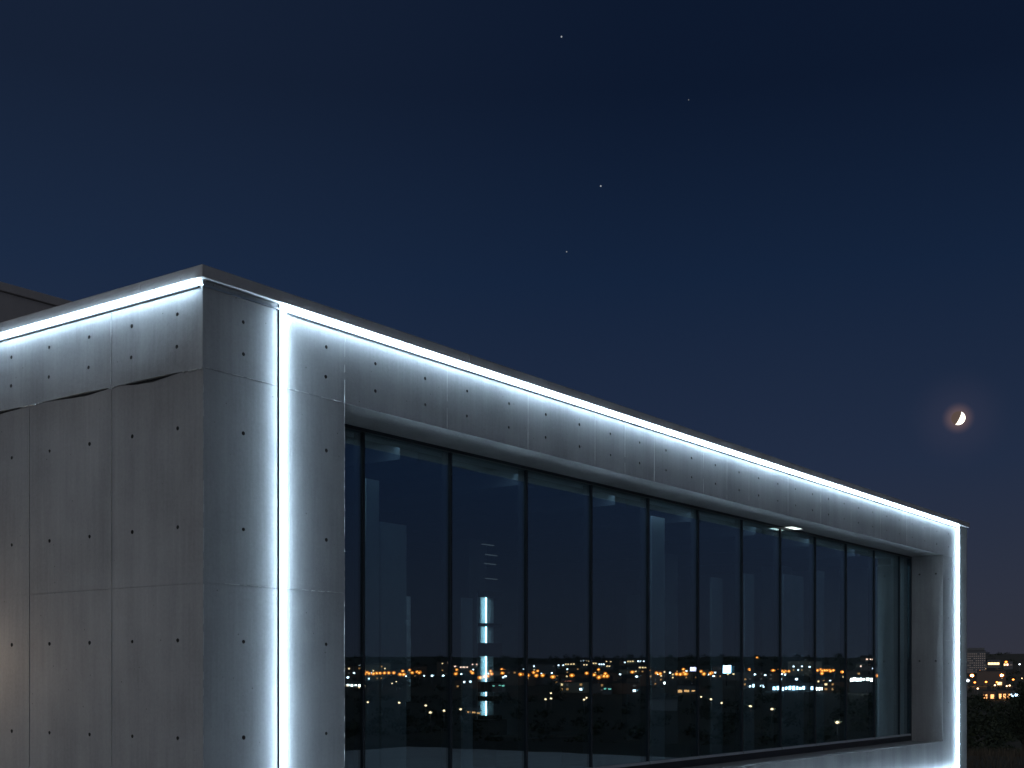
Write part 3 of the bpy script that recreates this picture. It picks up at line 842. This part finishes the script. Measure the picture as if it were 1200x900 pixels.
half(1, moonlit, 'lit_side'); half(-1, moon_bloom, 'dark_side')
STARS = [(658, 43, 4.6, .42, 'bright star nearest the top edge of the picture'), (704, 218, 4.6, .42, 'bright star midway down the sky, above the window front'),
         (664, 295, 4.0, .26, 'lowest star above the front coping'), (807, 117, 3.6, .14, 'faint star right of the topmost star')]
for x, y, rr, st, lb in STARS:
    d = Vector(((x-600)/1482, 1.0, (795-y)/1482)).normalized()
    bm = bmesh.new(); bmesh.ops.create_icosphere(bm, subdivisions=2, radius=rr)
    o = finish('star', bm, emit('star_light', (.85, .92, 1.0), st, 'NONE'), None); o.location = d*8000 + Vector((0, 0, EYE)); tag(o, lb, 'star', 'stars in the night sky')

w = bpy.data.worlds.new('World'); sc.world = w; w.use_nodes = True
nt = w.node_tree; nt.nodes.clear()
def N(ty): return nt.nodes.new(ty)
def L(a, b): nt.links.new(a, b)
out = N('ShaderNodeOutputWorld'); tc = N('ShaderNodeTexCoord'); sep = N('ShaderNodeSeparateXYZ'); L(tc.outputs['Generated'], sep.inputs[0])
ramp = N('ShaderNodeValToRGB'); L(sep.outputs['Z'], ramp.inputs[0])
els = ramp.color_ramp.elements
STOPS = [(0.0, (.032, .033, .047)), (.06, (.026, .0315, .052)), (.16, (.0155, .026, .057)), (.30, (.0070, .0172, .046)), (.42, (.0040, .0095, .027)), (1.0, (.004, .008, .022))]
while len(els) < len(STOPS): els.new(.5)
for el, (p, c) in zip(els, STOPS): el.position = p; el.color = (*c, 1)
def dotn(v):
    d = N('ShaderNodeVectorMath'); d.operation = 'DOT_PRODUCT'; L(tc.outputs['Generated'], d.inputs[0]); d.inputs[1].default_value = v; return d.outputs['Value']
def mr(val, a, b, c, d, st='SMOOTHSTEP'):
    x = N('ShaderNodeMapRange'); x.interpolation_type = st
    for kk, vv in zip(('From Min', 'From Max', 'To Min', 'To Max'), (a, b, c, d)): x.inputs[kk].default_value = vv
    L(val, x.inputs['Value']); return x.outputs[0]
def addc(a, col, fac):
    mx = N('ShaderNodeMix'); mx.data_type = 'RGBA'; mx.blend_type = 'ADD'; mx.inputs['B'].default_value = (*col, 1)
    L(fac, mx.inputs['Factor']); L(a, mx.inputs['A']); return mx.outputs['Result']
c = ramp.outputs[0]
# invented bright sky patch behind the camera, added to light the walls
SKY_FILL = Vector((math.sin(R(212))*math.cos(R(14)), math.cos(R(212))*math.cos(R(14)), math.sin(R(14))))
c = addc(c, (0.285, 0.298, 0.312), mr(dotn(SKY_FILL), 0.15, 0.95, 0, 1))
# paler air towards the left, moon's halo painted into the sky colour
c = addc(c, (.004, .006, .010), mr(dotn(Vector((-.55, .70, .42)).normalized()), .75, 1.0, 0, 1))
def sq(v, p):
    x = N('ShaderNodeMath'); x.operation = 'POWER'; L(v, x.inputs[0]); x.inputs[1].default_value = p; return x.outputs[0]
c = addc(c, (.010, .007, .009), sq(mr(dotn(MOON_D), math.cos(R(2.4)), 1.0, 0, 1, 'LINEAR'), 2.5))
c = addc(c, (.12, .062, .036), sq(mr(dotn(MOON_D), math.cos(R(.72)), 1.0, 0, 1, 'LINEAR'), 2.0))
bg1 = N('ShaderNodeBackground'); L(c, bg1.inputs[0]); bg1.inputs[1].default_value = 1.0
sky = N('ShaderNodeTexSky'); sky.sky_type = 'NISHITA'; sky.sun_disc = False
sky.sun_elevation = R(-6.0); sky.sun_rotation = R(212)  # sunken sun placed behind the camera too, adding to that fill
bg2 = N('ShaderNodeBackground'); L(sky.outputs[0], bg2.inputs[0]); bg2.inputs[1].default_value = 0.05
ad = N('ShaderNodeAddShader'); L(bg1.outputs[0], ad.inputs[0]); L(bg2.outputs[0], ad.inputs[1]); L(ad.outputs[0], out.inputs[0])

sl = bpy.data.lights.new('moonlight', 'SUN'); sl.energy = 0.02; sl.angle = R(.5); sl.color = (1.0, .94, .86)
so = bpy.data.objects.new('moonlight', sl); COL.objects.link(so)
so.rotation_euler = (-MOON_D).to_track_quat('-Z', 'Y').to_euler(); so.location = (0, 0, 30)

# ------------------------------------------------------------------ camera and render
cam = bpy.data.cameras.new('camera'); co = bpy.data.objects.new('camera', cam); COL.objects.link(co)
cam.sensor_width = 36.0; cam.lens = 1482/1200*36; cam.shift_y = (795-450)/1200
cam.clip_start = 0.05; cam.clip_end = 20000
co.location = (0, 0, EYE); co.rotation_euler = (R(90), 0, 0)
sc.camera = co
vs = sc.view_settings; vs.view_transform = 'Standard'; vs.look = 'None'; vs.exposure = 0; vs.gamma = 1; vs.use_curve_mapping = False
cy = sc.cycles
cy.max_bounces = 10; cy.diffuse_bounces = 4; cy.glossy_bounces = 5; cy.transparent_max_bounces = 16; cy.transmission_bounces = 6
cy.sample_clamp_indirect = 3.0; cy.use_denoising = True; cy.caustics_reflective = False; cy.caustics_refractive = False
